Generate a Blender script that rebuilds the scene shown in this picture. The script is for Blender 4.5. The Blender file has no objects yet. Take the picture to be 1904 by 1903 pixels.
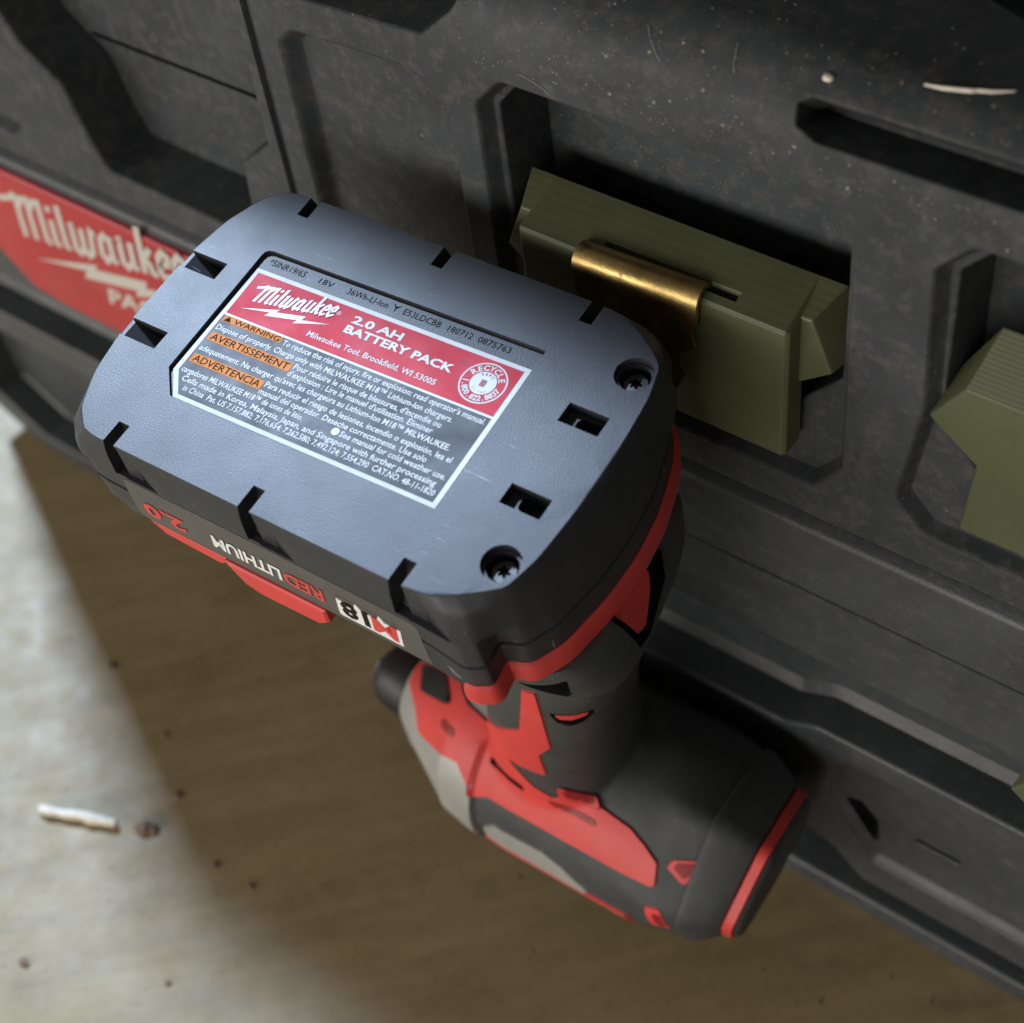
import bpy, bmesh, math, random
from mathutils import Vector, Matrix, geometry
from mathutils.bvhtree import BVHTree
random.seed(7)
MM = 0.001
sc = bpy.context.scene
col = sc.collection

# ------------------------------------------------------------------ camera
CAM = Vector((190.129, -215.849, 237.616)) * MM
RW = ((0.80145130, 0.58882816, -0.10467672), (0.40028202, -0.65817534, -0.63763589), (-0.44435360, 0.46913390, -0.76319281))
cd = bpy.data.cameras.new('camera')
cam = bpy.data.objects.new('camera', cd); col.objects.link(cam)
r0, r1, r2 = (Vector(r) for r in RW)
m = Matrix((( r0.x, -r1.x, -r2.x, CAM.x), (r0.y, -r1.y, -r2.y, CAM.y), (r0.z, -r1.z, -r2.z, CAM.z), (0, 0, 0, 1)))
cam.matrix_world = m
cd.sensor_width = 36; cd.lens = 3000 / 1904 * 36
cd.clip_start = 0.01; cd.clip_end = 60
cd.dof.use_dof = True; cd.dof.focus_distance = 0.352; cd.dof.aperture_fstop = 12.5
sc.camera = cam
sc.render.resolution_x = 1024; sc.render.resolution_y = 1023

# ------------------------------------------------------------------ world and light
wd = bpy.data.worlds.new('World'); sc.world = wd; wd.use_nodes = True
bg = wd.node_tree.nodes['Background']
bg.inputs[0].default_value = (1.0, 0.94, 0.88, 1); bg.inputs[1].default_value = 0.11
def area(name, az, el, dist, target, sx, sy, power, color):
    a, e = math.radians(az), math.radians(el)
    d = Vector((-math.sin(a) * math.cos(e), math.cos(a) * math.cos(e), math.sin(e)))
    li = bpy.data.lights.new(name, 'AREA'); li.shape = 'RECTANGLE'; li.size = sx; li.size_y = sy
    li.energy = power; li.color = color
    o = bpy.data.objects.new(name, li); col.objects.link(o)
    t = Vector(target) * MM
    o.location = t + d * dist
    o.rotation_euler = d.to_track_quat('Z', 'Y').to_euler()
    return o
# the open garage door beyond the left end of the toolbox
area('door_daylight', 62, 45, 2.4, (-40, -60, -60), 0.24, 0.20, 98, (0.74, 0.95, 1.27))
# low warm light from the room behind the photographer
area('room_light', 163, 10, 1.6, (-10, -20, -70), 2.6, 0.5, 30, (1.0, 0.95, 0.88))
sc.view_settings.view_transform = 'Standard'; sc.view_settings.look = 'None'
sc.view_settings.exposure = 0; sc.view_settings.gamma = 1

# ------------------------------------------------------------------ materials
def mat(name, base, rough=0.5, metal=0.0, var=0.0, vscale=120, grain=0.0, gscale=1500, dust=None, scratch=0.0, spec=0.5, coat=0.0, rvar=0.08, dark=None, speck=0.0):
    m = bpy.data.materials.new(name); m.use_nodes = True
    nt = m.node_tree; N = nt.nodes; L = nt.links
    b = N['Principled BSDF']
    b.inputs['Roughness'].default_value = rough; b.inputs['Metallic'].default_value = metal
    b.inputs['Specular IOR Level'].default_value = spec; b.inputs['Coat Weight'].default_value = coat
    tc = N.new('ShaderNodeTexCoord')
    def noise(scale, detail=4, vec=None, rgh=.6):
        n = N.new('ShaderNodeTexNoise'); n.inputs['Scale'].default_value = scale; n.inputs['Detail'].default_value = detail
        n.inputs['Roughness'].default_value = rgh
        L.new(vec or tc.outputs['Object'], n.inputs['Vector']); return n
    def ramp(src, p0, p1, c0=(0, 0, 0, 1), c1=(1, 1, 1, 1)):
        r = N.new('ShaderNodeValToRGB'); r.color_ramp.elements[0].position = p0; r.color_ramp.elements[1].position = p1
        r.color_ramp.elements[0].color = c0; r.color_ramp.elements[1].color = c1
        L.new(src, r.inputs[0]); return r
    def mix(fac, a, c):
        x = N.new('ShaderNodeMix'); x.data_type = 'RGBA'
        if isinstance(fac, float): x.inputs[0].default_value = fac
        else: L.new(fac, x.inputs[0])
        for s, k in ((a, 6), (c, 7)):
            if isinstance(s, tuple): x.inputs[k].default_value = s
            else: L.new(s, x.inputs[k])
        return x.outputs[2]
    cur = (*base, 1)
    if var > 0:
        n = noise(vscale, 6); r = ramp(n.outputs['Fac'], .3, .7)
        hi = tuple(min(1, c * (1 + var)) for c in base) + (1,); lo = tuple(c * (1 - var) for c in base) + (1,)
        cur = mix(r.outputs[0], lo, hi)
    if dark:   # (colour, scale, threshold)
        n = noise(dark[1], 5); r = ramp(n.outputs['Fac'], dark[2], dark[2] + .08)
        cur = mix(r.outputs[0], cur, (*dark[0], 1))
    if dust:   # (colour, patch scale, low, high, speck amount)
        n = noise(dust[1], 8, rgh=.72); r = ramp(n.outputs['Fac'], dust[2], dust[3], c1=(dust[4],) * 3 + (1,))
        cur = mix(r.outputs[0], cur, (*dust[0], 1))
    if speck > 0:
        n = noise(650, 2); r = ramp(n.outputs['Fac'], .70, .735); n2 = noise(45, 4); r2 = ramp(n2.outputs['Fac'], .42, .62, c1=(speck,) * 3 + (1,))
        mu = N.new('ShaderNodeMath'); mu.operation = 'MULTIPLY'; L.new(r.outputs[0], mu.inputs[0]); L.new(r2.outputs[0], mu.inputs[1])
        cur = mix(mu.outputs[0], cur, (.34, .32, .29, 1))
    if scratch > 0:
        mp = N.new('ShaderNodeMapping'); mp.inputs['Scale'].default_value = (60, 900, 200); mp.inputs['Rotation'].default_value = (0, 0, .9)
        L.new(tc.outputs['Object'], mp.inputs[0])
        n = noise(1.0, 3, mp.outputs[0]); r = ramp(n.outputs['Fac'], .66, .72)
        n2 = noise(35, 3); r2 = ramp(n2.outputs['Fac'], .5, .62, c1=(scratch,) * 3 + (1,))
        mu = N.new('ShaderNodeMath'); mu.operation = 'MULTIPLY'; L.new(r.outputs[0], mu.inputs[0]); L.new(r2.outputs[0], mu.inputs[1])
        cur = mix(mu.outputs[0], cur, (.35, .35, .36, 1))
    if isinstance(cur, tuple): b.inputs['Base Color'].default_value = cur
    else: L.new(cur, b.inputs['Base Color'])
    if rvar > 0:
        n = noise(vscale * .7, 5); mr = N.new('ShaderNodeMapRange')
        mr.inputs[1].default_value = .3; mr.inputs[2].default_value = .7
        mr.inputs[3].default_value = max(.02, rough - rvar); mr.inputs[4].default_value = min(1, rough + rvar)
        L.new(n.outputs['Fac'], mr.inputs[0]); L.new(mr.outputs[0], b.inputs['Roughness'])
    if grain > 0:
        n = noise(gscale, 2); bp = N.new('ShaderNodeBump'); bp.inputs['Strength'].default_value = grain; bp.inputs['Distance'].default_value = .0002
        L.new(n.outputs['Fac'], bp.inputs['Height']); L.new(bp.outputs[0], b.inputs['Normal'])
    return m
M = {}
M['box'] = mat('toolbox_black_plastic', (.046, .051, .057), .44, speck=.3, var=.25, vscale=40, grain=.55, gscale=1600, scratch=.22, dust=((.13, .122, .115), 240, .50, .80, .5))
M['lid'] = mat('toolbox_lid_dusty_plastic', (.046, .051, .057), .62, speck=.4, spec=.22, var=.25, vscale=40, grain=.4, gscale=1800, dust=((.15, .138, .125), 280, .48, .78, .55))
M['battery'] = mat('battery_black_plastic', (.024, .026, .032), .46, speck=.35, var=.2, vscale=70, grain=.26, gscale=3000, scratch=.8, rvar=.03)
M['battery_side'] = M['battery']
M['rubber'] = mat('tool_dark_rubber', (.044, .048, .049), .58, speck=.4, scratch=.25, var=.25, vscale=60, grain=.4, gscale=1400, dust=((.17, .16, .14), 45, .55, .85, .5))
M['black'] = mat('black_plastic', (.014, .014, .015), .45, grain=.3)
M['dark'] = mat('cavity_shade_black', (.004, .004, .004), .9, spec=.04)  # near-black that paints the shade inside slots; also the pocket seam
M['red'] = mat('red_plastic', (.62, .050, .046), .52, scratch=.35, var=.12, vscale=50, grain=.25, dust=((.30, .09, .08), 60, .55, .85, .6))
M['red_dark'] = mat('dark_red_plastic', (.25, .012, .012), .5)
M['gear'] = mat('cast_grey_gearcase', (.34, .34, .32), .5, metal=.25, var=.15, vscale=60, grain=.3, gscale=900)
M['brass'] = mat('gold_zinc_plated_steel', (.44, .31, .12), .42, metal=1.0, var=.45, vscale=90, grain=.35, gscale=900, dark=((.05, .035, .02), 150, .58), rvar=.1)
M['steel'] = mat('dark_screw_steel', (.13, .13, .13), .42, metal=1.0)
M['white'] = mat('label_white_print', (.74, .76, .76), .55, spec=.25, var=.06, vscale=200)
M['lred'] = mat('label_red_print', (.60, .022, .042), .55, spec=.22, var=.1, vscale=90, dark=((.22, .05, .10), 110, .66))
M['lgrey'] = mat('label_grey_print', (.045, .047, .051), .5, spec=.3, var=.15, vscale=150)
M['orange'] = mat('label_orange_print', (.72, .25, .06), .6, spec=.12, var=.08, vscale=150)
M['lblack'] = mat('label_black_print', (.02, .017, .015), .7, spec=.06)
M['silver'] = mat('label_silver_print', (.50, .40, .44), .42)
M['side_grey'] = mat('side_label_grey', (.085, .082, .078), .5, var=.1, vscale=90)
M['badge'] = mat('badge_red_plastic', (.40, .024, .032), .42, var=.08, vscale=30, dust=((.35, .14, .13), 40, .5, .9, .4))
M['badge_white'] = mat('badge_offwhite_print', (.50, .47, .43), .5)
M['straw'] = mat('pale_wood_fibre', (.72, .66, .56), .7, var=.15, vscale=400)
M['brown'] = mat('brown_bark_crumb', (.16, .11, .08), .8, var=.3, vscale=300)
M['dust'] = mat('pale_dust', (.42, .38, .33), .9)
M['fibre'] = mat('dust_fibre', (.35, .32, .28), .9)

def olive_mat():
    m = mat('olive_printed_plastic', (.082, .092, .045), .48, var=.12, vscale=50, grain=0)
    nt = m.node_tree; N = nt.nodes; L = nt.links; b = N['Principled BSDF']
    tc = N.new('ShaderNodeTexCoord'); w = N.new('ShaderNodeTexWave'); w.bands_direction = 'Z'
    w.inputs['Scale'].default_value = 420; w.inputs['Distortion'].default_value = 1.2; w.inputs['Detail'].default_value = 3; w.inputs['Detail Scale'].default_value = 1.5
    L.new(tc.outputs['Object'], w.inputs['Vector'])
    n = N.new('ShaderNodeTexNoise'); n.inputs['Scale'].default_value = 1600; L.new(tc.outputs['Object'], n.inputs['Vector'])
    ad = N.new('ShaderNodeMath'); ad.operation = 'MULTIPLY_ADD'; ad.inputs[1].default_value = .5
    L.new(n.outputs['Fac'], ad.inputs[0]); L.new(w.outputs['Fac'], ad.inputs[2])
    bp = N.new('ShaderNodeBump'); bp.inputs['Strength'].default_value = .22; bp.inputs['Distance'].default_value = .0001
    L.new(ad.outputs[0], bp.inputs['Height']); L.new(bp.outputs[0], b.inputs['Normal'])
    return m
M['olive'] = olive_mat()
ST = math.radians(48)
def concrete_mat():
    m = mat('trowelled_concrete', (.47, .40, .28), .55, var=.0)
    nt = m.node_tree; N = nt.nodes; L = nt.links; b = N['Principled BSDF']
    for l in list(b.inputs['Base Color'].links): L.remove(l)
    tc = N.new('ShaderNodeTexCoord')
    def nz(scale, det, sx=(1, 1, 1), rot=0, rgh=.6):
        mp = N.new('ShaderNodeMapping'); mp.vector_type = 'TEXTURE'; mp.inputs['Scale'].default_value = tuple(1 / q for q in sx); mp.inputs['Rotation'].default_value = (0, 0, rot)
        L.new(tc.outputs['Object'], mp.inputs[0])
        n = N.new('ShaderNodeTexNoise'); n.inputs['Scale'].default_value = scale; n.inputs['Detail'].default_value = det; n.inputs['Roughness'].default_value = rgh
        L.new(mp.outputs[0], n.inputs[0]); return n.outputs['Fac']
    def ramp(src, p0, p1, c0, c1):
        r = N.new('ShaderNodeValToRGB'); r.color_ramp.elements[0].position = p0; r.color_ramp.elements[1].position = p1
        r.color_ramp.elements[0].color = (*c0, 1); r.color_ramp.elements[1].color = (*c1, 1); L.new(src, r.inputs[0]); return r.outputs[0]
    def mul(a, c, f=1.0):
        x = N.new('ShaderNodeMix'); x.data_type = 'RGBA'; x.blend_type = 'MULTIPLY'; x.inputs[0].default_value = f
        L.new(a, x.inputs[6]); L.new(c, x.inputs[7]); return x.outputs[2]
    c = ramp(nz(9, 7), .3, .72, (.262, .198, .092), (.326, .254, .136))
    c = mul(c, ramp(nz(20, 7, (1, 7, 1), ST), .36, .62, (.82, .82, .82), (1, 1, 1)))
    c = mul(c, ramp(nz(60, 6), .28, .44, (.86, .85, .83), (1, 1, 1)))
    c = mul(c, ramp(nz(170, 3), .24, .31, (.35, .34, .32), (1, 1, 1)))
    c = mul(c, ramp(nz(26, 4), .22, .40, (.80, .78, .75), (1, 1, 1)))
    c = mul(c, ramp(nz(420, 3), .30, .40, (.80, .79, .77), (1, 1, 1)))
    L.new(c, b.inputs['Base Color'])
    bp = N.new('ShaderNodeBump'); bp.inputs['Strength'].default_value = .25; bp.inputs['Distance'].default_value = .0006
    L.new(nz(120, 6), bp.inputs['Height']); L.new(bp.outputs[0], b.inputs['Normal'])
    return m
M['floor'] = concrete_mat()

# ------------------------------------------------------------------ mesh helpers (all coordinates in mm)
def obj(name, verts, faces, material, parent=None, angle=35, smooth=True):
    me = bpy.data.meshes.new(name)
    me.from_pydata([(x * MM, y * MM, z * MM) for x, y, z in verts], [], faces)
    me.validate(); me.materials.append(M[material] if isinstance(material, str) else material)
    bm = bmesh.new(); bm.from_mesh(me); bmesh.ops.recalc_face_normals(bm, faces=bm.faces); bm.to_mesh(me); bm.free()
    if smooth:
        for p in me.polygons: p.use_smooth = True
        if angle: me.set_sharp_from_angle(angle=math.radians(angle))
    o = bpy.data.objects.new(name, me); col.objects.link(o)
    if parent: o.parent = parent
    if material == 'olive':
        md = o.modifiers.new('bevel', 'BEVEL'); md.width = .55 * MM; md.segments = 3; md.limit_method = 'ANGLE'; md.angle_limit = math.radians(20)
        for p in me.polygons: p.use_smooth = True
    if smooth and angle: weight(o)
    return o
def weight(o):
    md = o.modifiers.new('weighted', 'WEIGHTED_NORMAL'); md.keep_sharp = True; md.weight = 80
def empty(name, loc=(0, 0, 0)):
    o = bpy.data.objects.new(name, None); col.objects.link(o); o.location = Vector(loc) * MM; o.empty_display_size = .02; return o
def tag(o, label, cat, group=None, kind=None):
    o['label'] = label; o['category'] = cat
    if group: o['group'] = group
    if kind: o['kind'] = kind
    return o
class MB:
    def __init__(s): s.v = []; s.f = []
    def add(s, v, f):
        n = len(s.v); s.v += list(v); s.f += [tuple(i + n for i in q) for q in f]
    def prism(s, poly, fn, a, b):
        """closed prism: poly list of 2D, fn(p,t)->3D, from t=a to t=b"""
        n = len(poly)
        s.add([fn(p, a) for p in poly] + [fn(p, b) for p in poly],
              [tuple(range(n))[::-1], tuple(range(n, 2 * n))] + [(i, (i + 1) % n, n + (i + 1) % n, n + i) for i in range(n)])
    def box(s, x0, x1, y0, y1, z0, z1):
        s.prism([(x0, y0), (x1, y0), (x1, y1), (x0, y1)], lambda p, t: (p[0], p[1], t), z0, z1)
    def loft(s, rings, cap0=True, cap1=True, closed=True):
        n = len(rings[0]); base = len(s.v)
        for r in rings: s.v += list(r)
        for k in range(len(rings) - 1):
            for i in range(n if closed else n - 1):
                j = (i + 1) % n
                s.f.append((base + k * n + i, base + k * n + j, base + (k + 1) * n + j, base + (k + 1) * n + i))
        if cap0: s.f.append(tuple(base + i for i in range(n))[::-1])
        if cap1: s.f.append(tuple(base + (len(rings) - 1) * n + i for i in range(n)))
    def tube(s, pts, r, seg=6):
        rings = []
        P = [Vector(p) for p in pts]
        for i, p in enumerate(P):
            t = (P[min(i + 1, len(P) - 1)] - P[max(i - 1, 0)]).normalized()
            a = t.orthogonal().normalized(); b = t.cross(a)
            rr = r[i] if isinstance(r, (list, tuple)) else r
            rings.append([tuple(p + a * rr * math.cos(2 * math.pi * k / seg) + b * rr * math.sin(2 * math.pi * k / seg)) for k in range(seg)])
        s.loft(rings)
    def obj(s, name, material, parent=None, angle=35, smooth=True): return obj(name, s.v, s.f, material, parent, angle, smooth)

def ccw(p):
    a = sum(p[i][0] * p[(i + 1) % len(p)][1] - p[(i + 1) % len(p)][0] * p[i][1] for i in range(len(p)))
    return p if a > 0 else p[::-1]
def inset(poly, d):
    n = len(poly); out = []
    for i in range(n):
        p, q, r = (Vector(poly[(i + k) % n]) for k in (-1, 0, 1))
        e1 = (q - p).normalized(); e2 = (r - q).normalized()
        n1 = Vector((-e1.y, e1.x)); n2 = Vector((-e2.y, e2.x))
        den = 1 + n1.dot(n2)
        o = q + (n1 + n2) * (d / max(den, .2)); out.append((o.x, o.y))
    return out
def fillet(poly, r, d=0, seg=4):
    """rounded version of a CCW polygon inset by d; always the same vertex count"""
    poly = ccw(poly); base = poly; q = inset(poly, d) if d else poly
    n = len(q); out = []
    for i in range(n):
        a, b, c = (Vector(q[(i + k) % n]) for k in (-1, 0, 1))
        a0, b0, c0 = (Vector(base[(i + k) % n]) for k in (-1, 0, 1))
        e1 = (a - b); e2 = (c - b); l1, l2 = e1.length, e2.length; e1.normalize(); e2.normalize()
        cr = (b0 - a0).x * (c0 - b0).y - (b0 - a0).y * (c0 - b0).x
        ra = r[i] if isinstance(r, (list, tuple)) else r
        rr = max(.25, ra - d) if cr > 0 else ra + max(d, 0)
        ang = e1.angle(e2)
        t = min(rr / math.tan(ang / 2), l1 * .49, l2 * .49)
        p0 = b + e1 * t; p1 = b + e2 * t
        for k in range(seg + 1):
            s = k / seg
            v = p0 * (1 - s) ** 2 + b * 2 * s * (1 - s) + p1 * s * s
            out.append((v.x, v.y))
    return out
def inside(p, poly):
    x, y = p; c = False; n = len(poly); j = n - 1
    for i in range(n):
        xi, yi = poly[i]; xj, yj = poly[j]
        if (yi > y) != (yj > y) and x < (xj - xi) * (y - yi) / (yj - yi) + xi: c = not c
        j = i
    return c
def fill(outer, holes=(), pts=(), lines=()):
    """triangulate outer minus holes, with extra points; -> verts2d, tris"""
    V = []; E = []
    for L_ in [outer] + list(holes):
        b = len(V); V += [Vector(p) for p in L_]; n = len(L_); E += [(b + i, b + (i + 1) % n) for i in range(n)]
    for L_ in lines:
        b = len(V); V += [Vector(p) for p in L_]; E += [(b + i, b + i + 1) for i in range(len(L_) - 1)]
    V += [Vector(p) for p in pts if inside(p, outer) and not any(inside(p, h) for h in holes)]
    vo, eo, fo, *_ = geometry.delaunay_2d_cdt(V, E, [], 0, 1e-5)
    tris = []
    for f in fo:
        c = sum((vo[i] for i in f), Vector((0, 0))) / len(f)
        if inside(c, outer) and not any(inside(c, h) for h in holes): tris.append(tuple(f))
    return [(v.x, v.y) for v in vo], tris
def densify(poly, step, closed=True):
    out = []; n = len(poly)
    for i in range(n if closed else n - 1):
        a = Vector(poly[i]); b = Vector(poly[(i + 1) % n]); k = max(1, int((b - a).length / step))
        for j in range(k): q = a.lerp(b, j / k); out.append((q.x, q.y))
    if not closed: out.append(tuple(poly[-1]))
    return out
def sheet(mb, outer, recs, fn, pts=(), d0=0.0):
    """moulded sheet: recs = [dict(poly, r, prof=[(inset,depth)..], sub=[recs])]; fn(x,h,depth)->3D"""
    holes = [fillet(r['poly'], r['r']) for r in recs]
    v, t = fill(outer, holes, pts)
    mb.add([fn(x, h, d0) for x, h in v], t)
    for r in recs:
        prof = r['prof']; rings = []
        for ins, dep in prof:
            rings.append([fn(x, h, d0 + dep) for x, h in fillet(r['poly'], r['r'], ins)])
        mb.loft(rings, False, False)
        sheet(mb, fillet(r['poly'], r['r'], prof[-1][0]), r.get('sub', []), fn, [p for p in pts], d0 + prof[-1][1])
def prof(depth, wall=1.0, e=.8):
    return [(0, 0), (e * .12, e * .02), (e * .4, e * .18), (e * .75, e * .55), (e, e), (e + wall, depth - e * .7), (e + wall + e * .5, depth - e * .15), (e + wall + e * 1.2, depth)]

# text and lettering -----------------------------------------------------------
_cache = {}
def glyphs(s, bold=0.0, res=2):
    k = (s, bold)
    if k in _cache: return _cache[k]
    cu = bpy.data.curves.new('t', 'FONT'); cu.body = s; cu.size = 1; cu.offset = bold; cu.resolution_u = res; cu.fill_mode = 'FRONT'
    o = bpy.data.objects.new('t', cu); col.objects.link(o)
    dg = bpy.context.evaluated_depsgraph_get()
    me = bpy.data.meshes.new_from_object(o.evaluated_get(dg))
    v = [(p.co.x, p.co.y) for p in me.vertices]; f = [tuple(p.vertices) for p in me.polygons]
    bpy.data.objects.remove(o); bpy.data.curves.remove(cu); bpy.data.meshes.remove(me)
    _cache[k] = (v, f); return v, f
CAPH = max(y for x, y in glyphs('H')[0])
def text(mb, s, x0, x1, y, cap, fn, bold=0.0, shear=0.0):
    v, f = glyphs(s, bold)
    a = min(p[0] for p in v); b = max(p[0] for p in v); k = (x1 - x0) / (b - a); ky = cap / CAPH
    mb.add([fn(x0 + (p[0] - a) * k + shear * p[1] * ky, y + p[1] * ky) for p in v], f)
def text_arc(mb, s, cx, cy, r, a0, a1, cap, fn, bold=0.0, flip=False):
    n = len(s)
    for i, ch in enumerate(s):
        if ch == ' ': continue
        a = math.radians(a0 + (a1 - a0) * (i / max(1, n - 1)))
        v, f = glyphs(ch, bold); w = max(p[0] for p in v) + min(p[0] for p in v); ky = cap / CAPH
        rot = a - math.pi / 2 if not flip else a + math.pi / 2
        c, s_ = math.cos(rot), math.sin(rot); px, py = cx + r * math.cos(a), cy + r * math.sin(a)
        mb.add([fn(px + c * (x - w / 2) * ky - s_ * y * ky, py + s_ * (x - w / 2) * ky + c * y * ky) for x, y in v], f)
def pen(mb, pts, w, fn):
    """flat stroke of constant width along a polyline"""
    P = [Vector(p) for p in pts]; L_ = []; R_ = []
    for i, p in enumerate(P):
        d1 = (P[i] - P[i - 1]).normalized() if i else (P[1] - P[0]).normalized()
        d2 = (P[i + 1] - P[i]).normalized() if i < len(P) - 1 else d1
        n1 = Vector((-d1.y, d1.x)); n2 = Vector((-d2.y, d2.x)); mm = (n1 + n2); mm = mm / max(.5, mm.dot(n1)) 
        L_.append(p + mm * w / 2); R_.append(p - mm * w / 2)
    n = len(P); mb.add([fn(q.x, q.y) for q in L_ + R_], [(i, i + 1, n + i + 1, n + i) for i in range(n - 1)])
LOGO = [
 [(-.55, 1.30), (-.05, 1.42), (.20, 1.62)], [(.20, 1.62), (.20, .02)], [(.20, 1.10), (.45, 1.50), (.66, 1.52), (.66, .02)], [(.66, 1.10), (.92, 1.50), (1.13, 1.52), (1.13, .15), (1.30, .02)],
 [(1.52, 1.0), (1.52, .16), (1.66, .02)], [(1.50, 1.28), (1.54, 1.50)],
 [(1.93, 1.62), (1.93, .16), (2.07, .02)],
 [(2.22, .95), (2.34, 1.0), (2.34, .16), (2.48, .02), (2.68, .2), (2.72, 1.0)], [(2.72, .2), (2.84, .02), (3.02, .2), (3.10, 1.0), (3.24, .88)],
 [(3.78, .82), (3.62, .98), (3.44, .80), (3.40, .25), (3.54, .03), (3.72, .22)], [(3.80, 1.0), (3.80, .16), (3.94, .02)],
 [(4.10, .95), (4.20, 1.0), (4.20, .16), (4.34, .02), (4.56, .22)], [(4.60, 1.0), (4.60, .16), (4.74, .02)],
 [(4.98, 1.66), (4.98, .0)], [(4.98, .45), (5.34, .98)], [(5.06, .52), (5.22, .42), (5.30, .12), (5.48, .02)],
 [(5.62, .46), (5.94, .58), (5.94, .86), (5.78, .98), (5.62, .78), (5.62, .22), (5.78, .02), (6.00, .18)],
 [(6.20, .46), (6.52, .58), (6.52, .86), (6.36, .98), (6.20, .78), (6.20, .22), (6.36, .02), (6.66, .26)],
]
lift = [0]
def logo(mb, fn, x0, y0, width, ang, hscale=1.0):
    k = width / 7.2; a = math.radians(ang); sh = .16
    def g(x, y):
        X = (x + .55) * k + sh * y * k; Y = y * k * hscale
        return fn(x0 + X, y0 + Y + X * math.tan(a))
    for i, st in enumerate(LOGO):
        lift[0] = i; pen(mb, st, .22, g)
    lift[0] = 0
def bolt(mb, fn, pts):
    v, t = fill(ccw(pts)); mb.add([fn(x, y) for x, y in v], t)

# ================================================================== THE SETTING
FZ = -228.0
fl = MB()
fl.add([(-2500, -2500, FZ), (2500, -2500, FZ), (2500, 2500, FZ), (-2500, 2500, FZ)], [(0, 1, 2, 3)])
floor = fl.obj('concrete_floor', 'floor', smooth=False); floor['kind'] = 'structure'

# ================================================================== TOOLBOX
box = empty('toolbox', (0, 120, FZ))
tag(box, 'large black plastic toolbox with moulded recesses and a red badge standing on concrete', 'toolbox')
OFF = (0, -120, -FZ)
def tb(name, mb, material, parent=box, **k):
    mb.v = [(x, y - 120, z - FZ) for x, y, z in mb.v]
    return mb.obj(name, material, parent, **k)
CURVE = [(45, 0, 45), (49, .5, 48.95), (52, 1.5, 51.8), (55, 3.0, 54.4), (58, 5.0, 56.6), (61, 7.4, 58.3), (64, 10.1, 59.5), (67, 13.0, 60.2), (70, 16.0, 60.4), (300, 246, 60.4)]
def end_round(x):
    for e, s in ((-288, -1), (300, 1)):
        d = (x - e) * s
        if d > 0: return 14 * (1 - math.sqrt(max(0, 1 - (min(d, 13.9) / 14) ** 2)))
    return 0
def lidmap(x, h, d):
    if h <= 45: return (x, d + end_round(x), h)
    for (h0, y0, z0), (h1, y1, z1) in zip(CURVE, CURVE[1:]):
        if h <= h1:
            t = (h - h0) / (h1 - h0); y = y0 + (y1 - y0) * t; z = z0 + (z1 - z0) * t
            ty, tz = (y1 - y0), (z1 - z0); l = math.hypot(ty, tz)
            return (x, y + d * tz / l + end_round(x) * (1 if h < 70 else 0), z - d * ty / l)
C_POLY = [(-6, -36), (-6, 30), (1.5, 38), (78, 38.5), (86, 29), (87, -36), (80, -46), (1, -46)]
D_POLY = [(103, -7), (101.5, 30), (109, 38.5), (186, 38.5), (194, 29), (195, -36), (188, -46), (107, -46), (99, -38)]
recs = [
 dict(poly=[(-64, -44), (-64.5, 27), (-59, 32), (-22, 33.5), (-13, 24.5), (-12.5, -44)], r=[3, 3, 3, 5, 4, 3], prof=prof(5.0, 1.2, 1.6)),
 dict(poly=C_POLY, r=4, prof=prof(4.2, 1.0, .9), sub=[dict(poly=[(-2.5, -13), (-3, 28), (3, 35), (77, 35), (83.5, 27), (83.5, -13), (74, -24), (7, -24)], r=2.5, prof=prof(16.5, .3, .6))]),
 dict(poly=D_POLY, r=[6, 4, 4, 4, 4, 4, 4, 4, 5], prof=prof(4.2, 1.0, .9), sub=[dict(poly=[(105.5, -13), (105, 28), (111, 35), (184, 35), (191, 27), (191, -13), (182, -24), (115, -24)], r=2.5, prof=prof(16.5, .3, .6))]),
 # carrying pocket
 dict(poly=[(-178, 46), (-177.5, 0), (-173, -9), (-160, -19), (-158, -30), (-153, -46), (-103, -47), (-90.5, -34), (-89, -19), (-77, -9), (-76, 28), (-80, 34), (-86, 46)], r=[3, 2, 3, 5, 3, 5, 2, 1.2, 1.2, 1.2, 2, 3, 3], prof=prof(19, .8, 1.2)),
 # groove beside the pocket
 dict(poly=[(-73.6, -46), (-73.8, 38), (-71.6, 40), (-70.4, 38), (-70.2, -46)], r=.6, prof=[(0, 0), (.15, .15), (.5, 1.6)]),
 # vent slot under the deck edge
 dict(poly=[(71, 50.5), (70.3, 55.2), (73, 57.2), (205, 57.2), (205, 48.3), (76, 48.3)], r=1.4, prof=prof(11, .1, .5)),
 # notch at the upper edge over the panel
 dict(poly=[(-104, 64), (-104, 37.5), (-18, 42), (-9.5, 50), (-8, 53), (-8, 64)], r=[2, 2, 3, 2, 1, 2], prof=prof(16, .6, .9)),
 # panel at the far left
 dict(poly=[(-188, -44), (-186, 30), (-262, 30), (-262, -48), (-194, -48)], r=4, prof=prof(4, 1.2, 1)),
 dict(poly=[(206, -46), (206, 38), (284, 38), (284, -46)], r=5, prof=prof(4, 1.2, 1)),
 # shallow step on the deck
 dict(poly=[(78, 98), (96, 91), (115, 85), (290, 85), (290, 200), (78, 200)], r=4, prof=prof(7, 2, 1.2)),
]
mb = MB()
outer = densify([(-302, -55.5), (314, -55.5), (314, 290), (-302, 290)], 4)
gp = [(x, h) for h in (45, 49, 52, 55, 58, 61, 64, 67, 70, 78, 95, 120) for x in range(-300, 314, 5)] + [(x, h) for h in range(-52, 44, 6) for x in list(range(-302, -284, 2)) + list(range(300, 315, 2))]
gp += [(x, h) for h in range(-50, 45, 9) for x in range(-282, 300, 9)]
sheet(mb, outer, recs, lidmap, gp)
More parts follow.
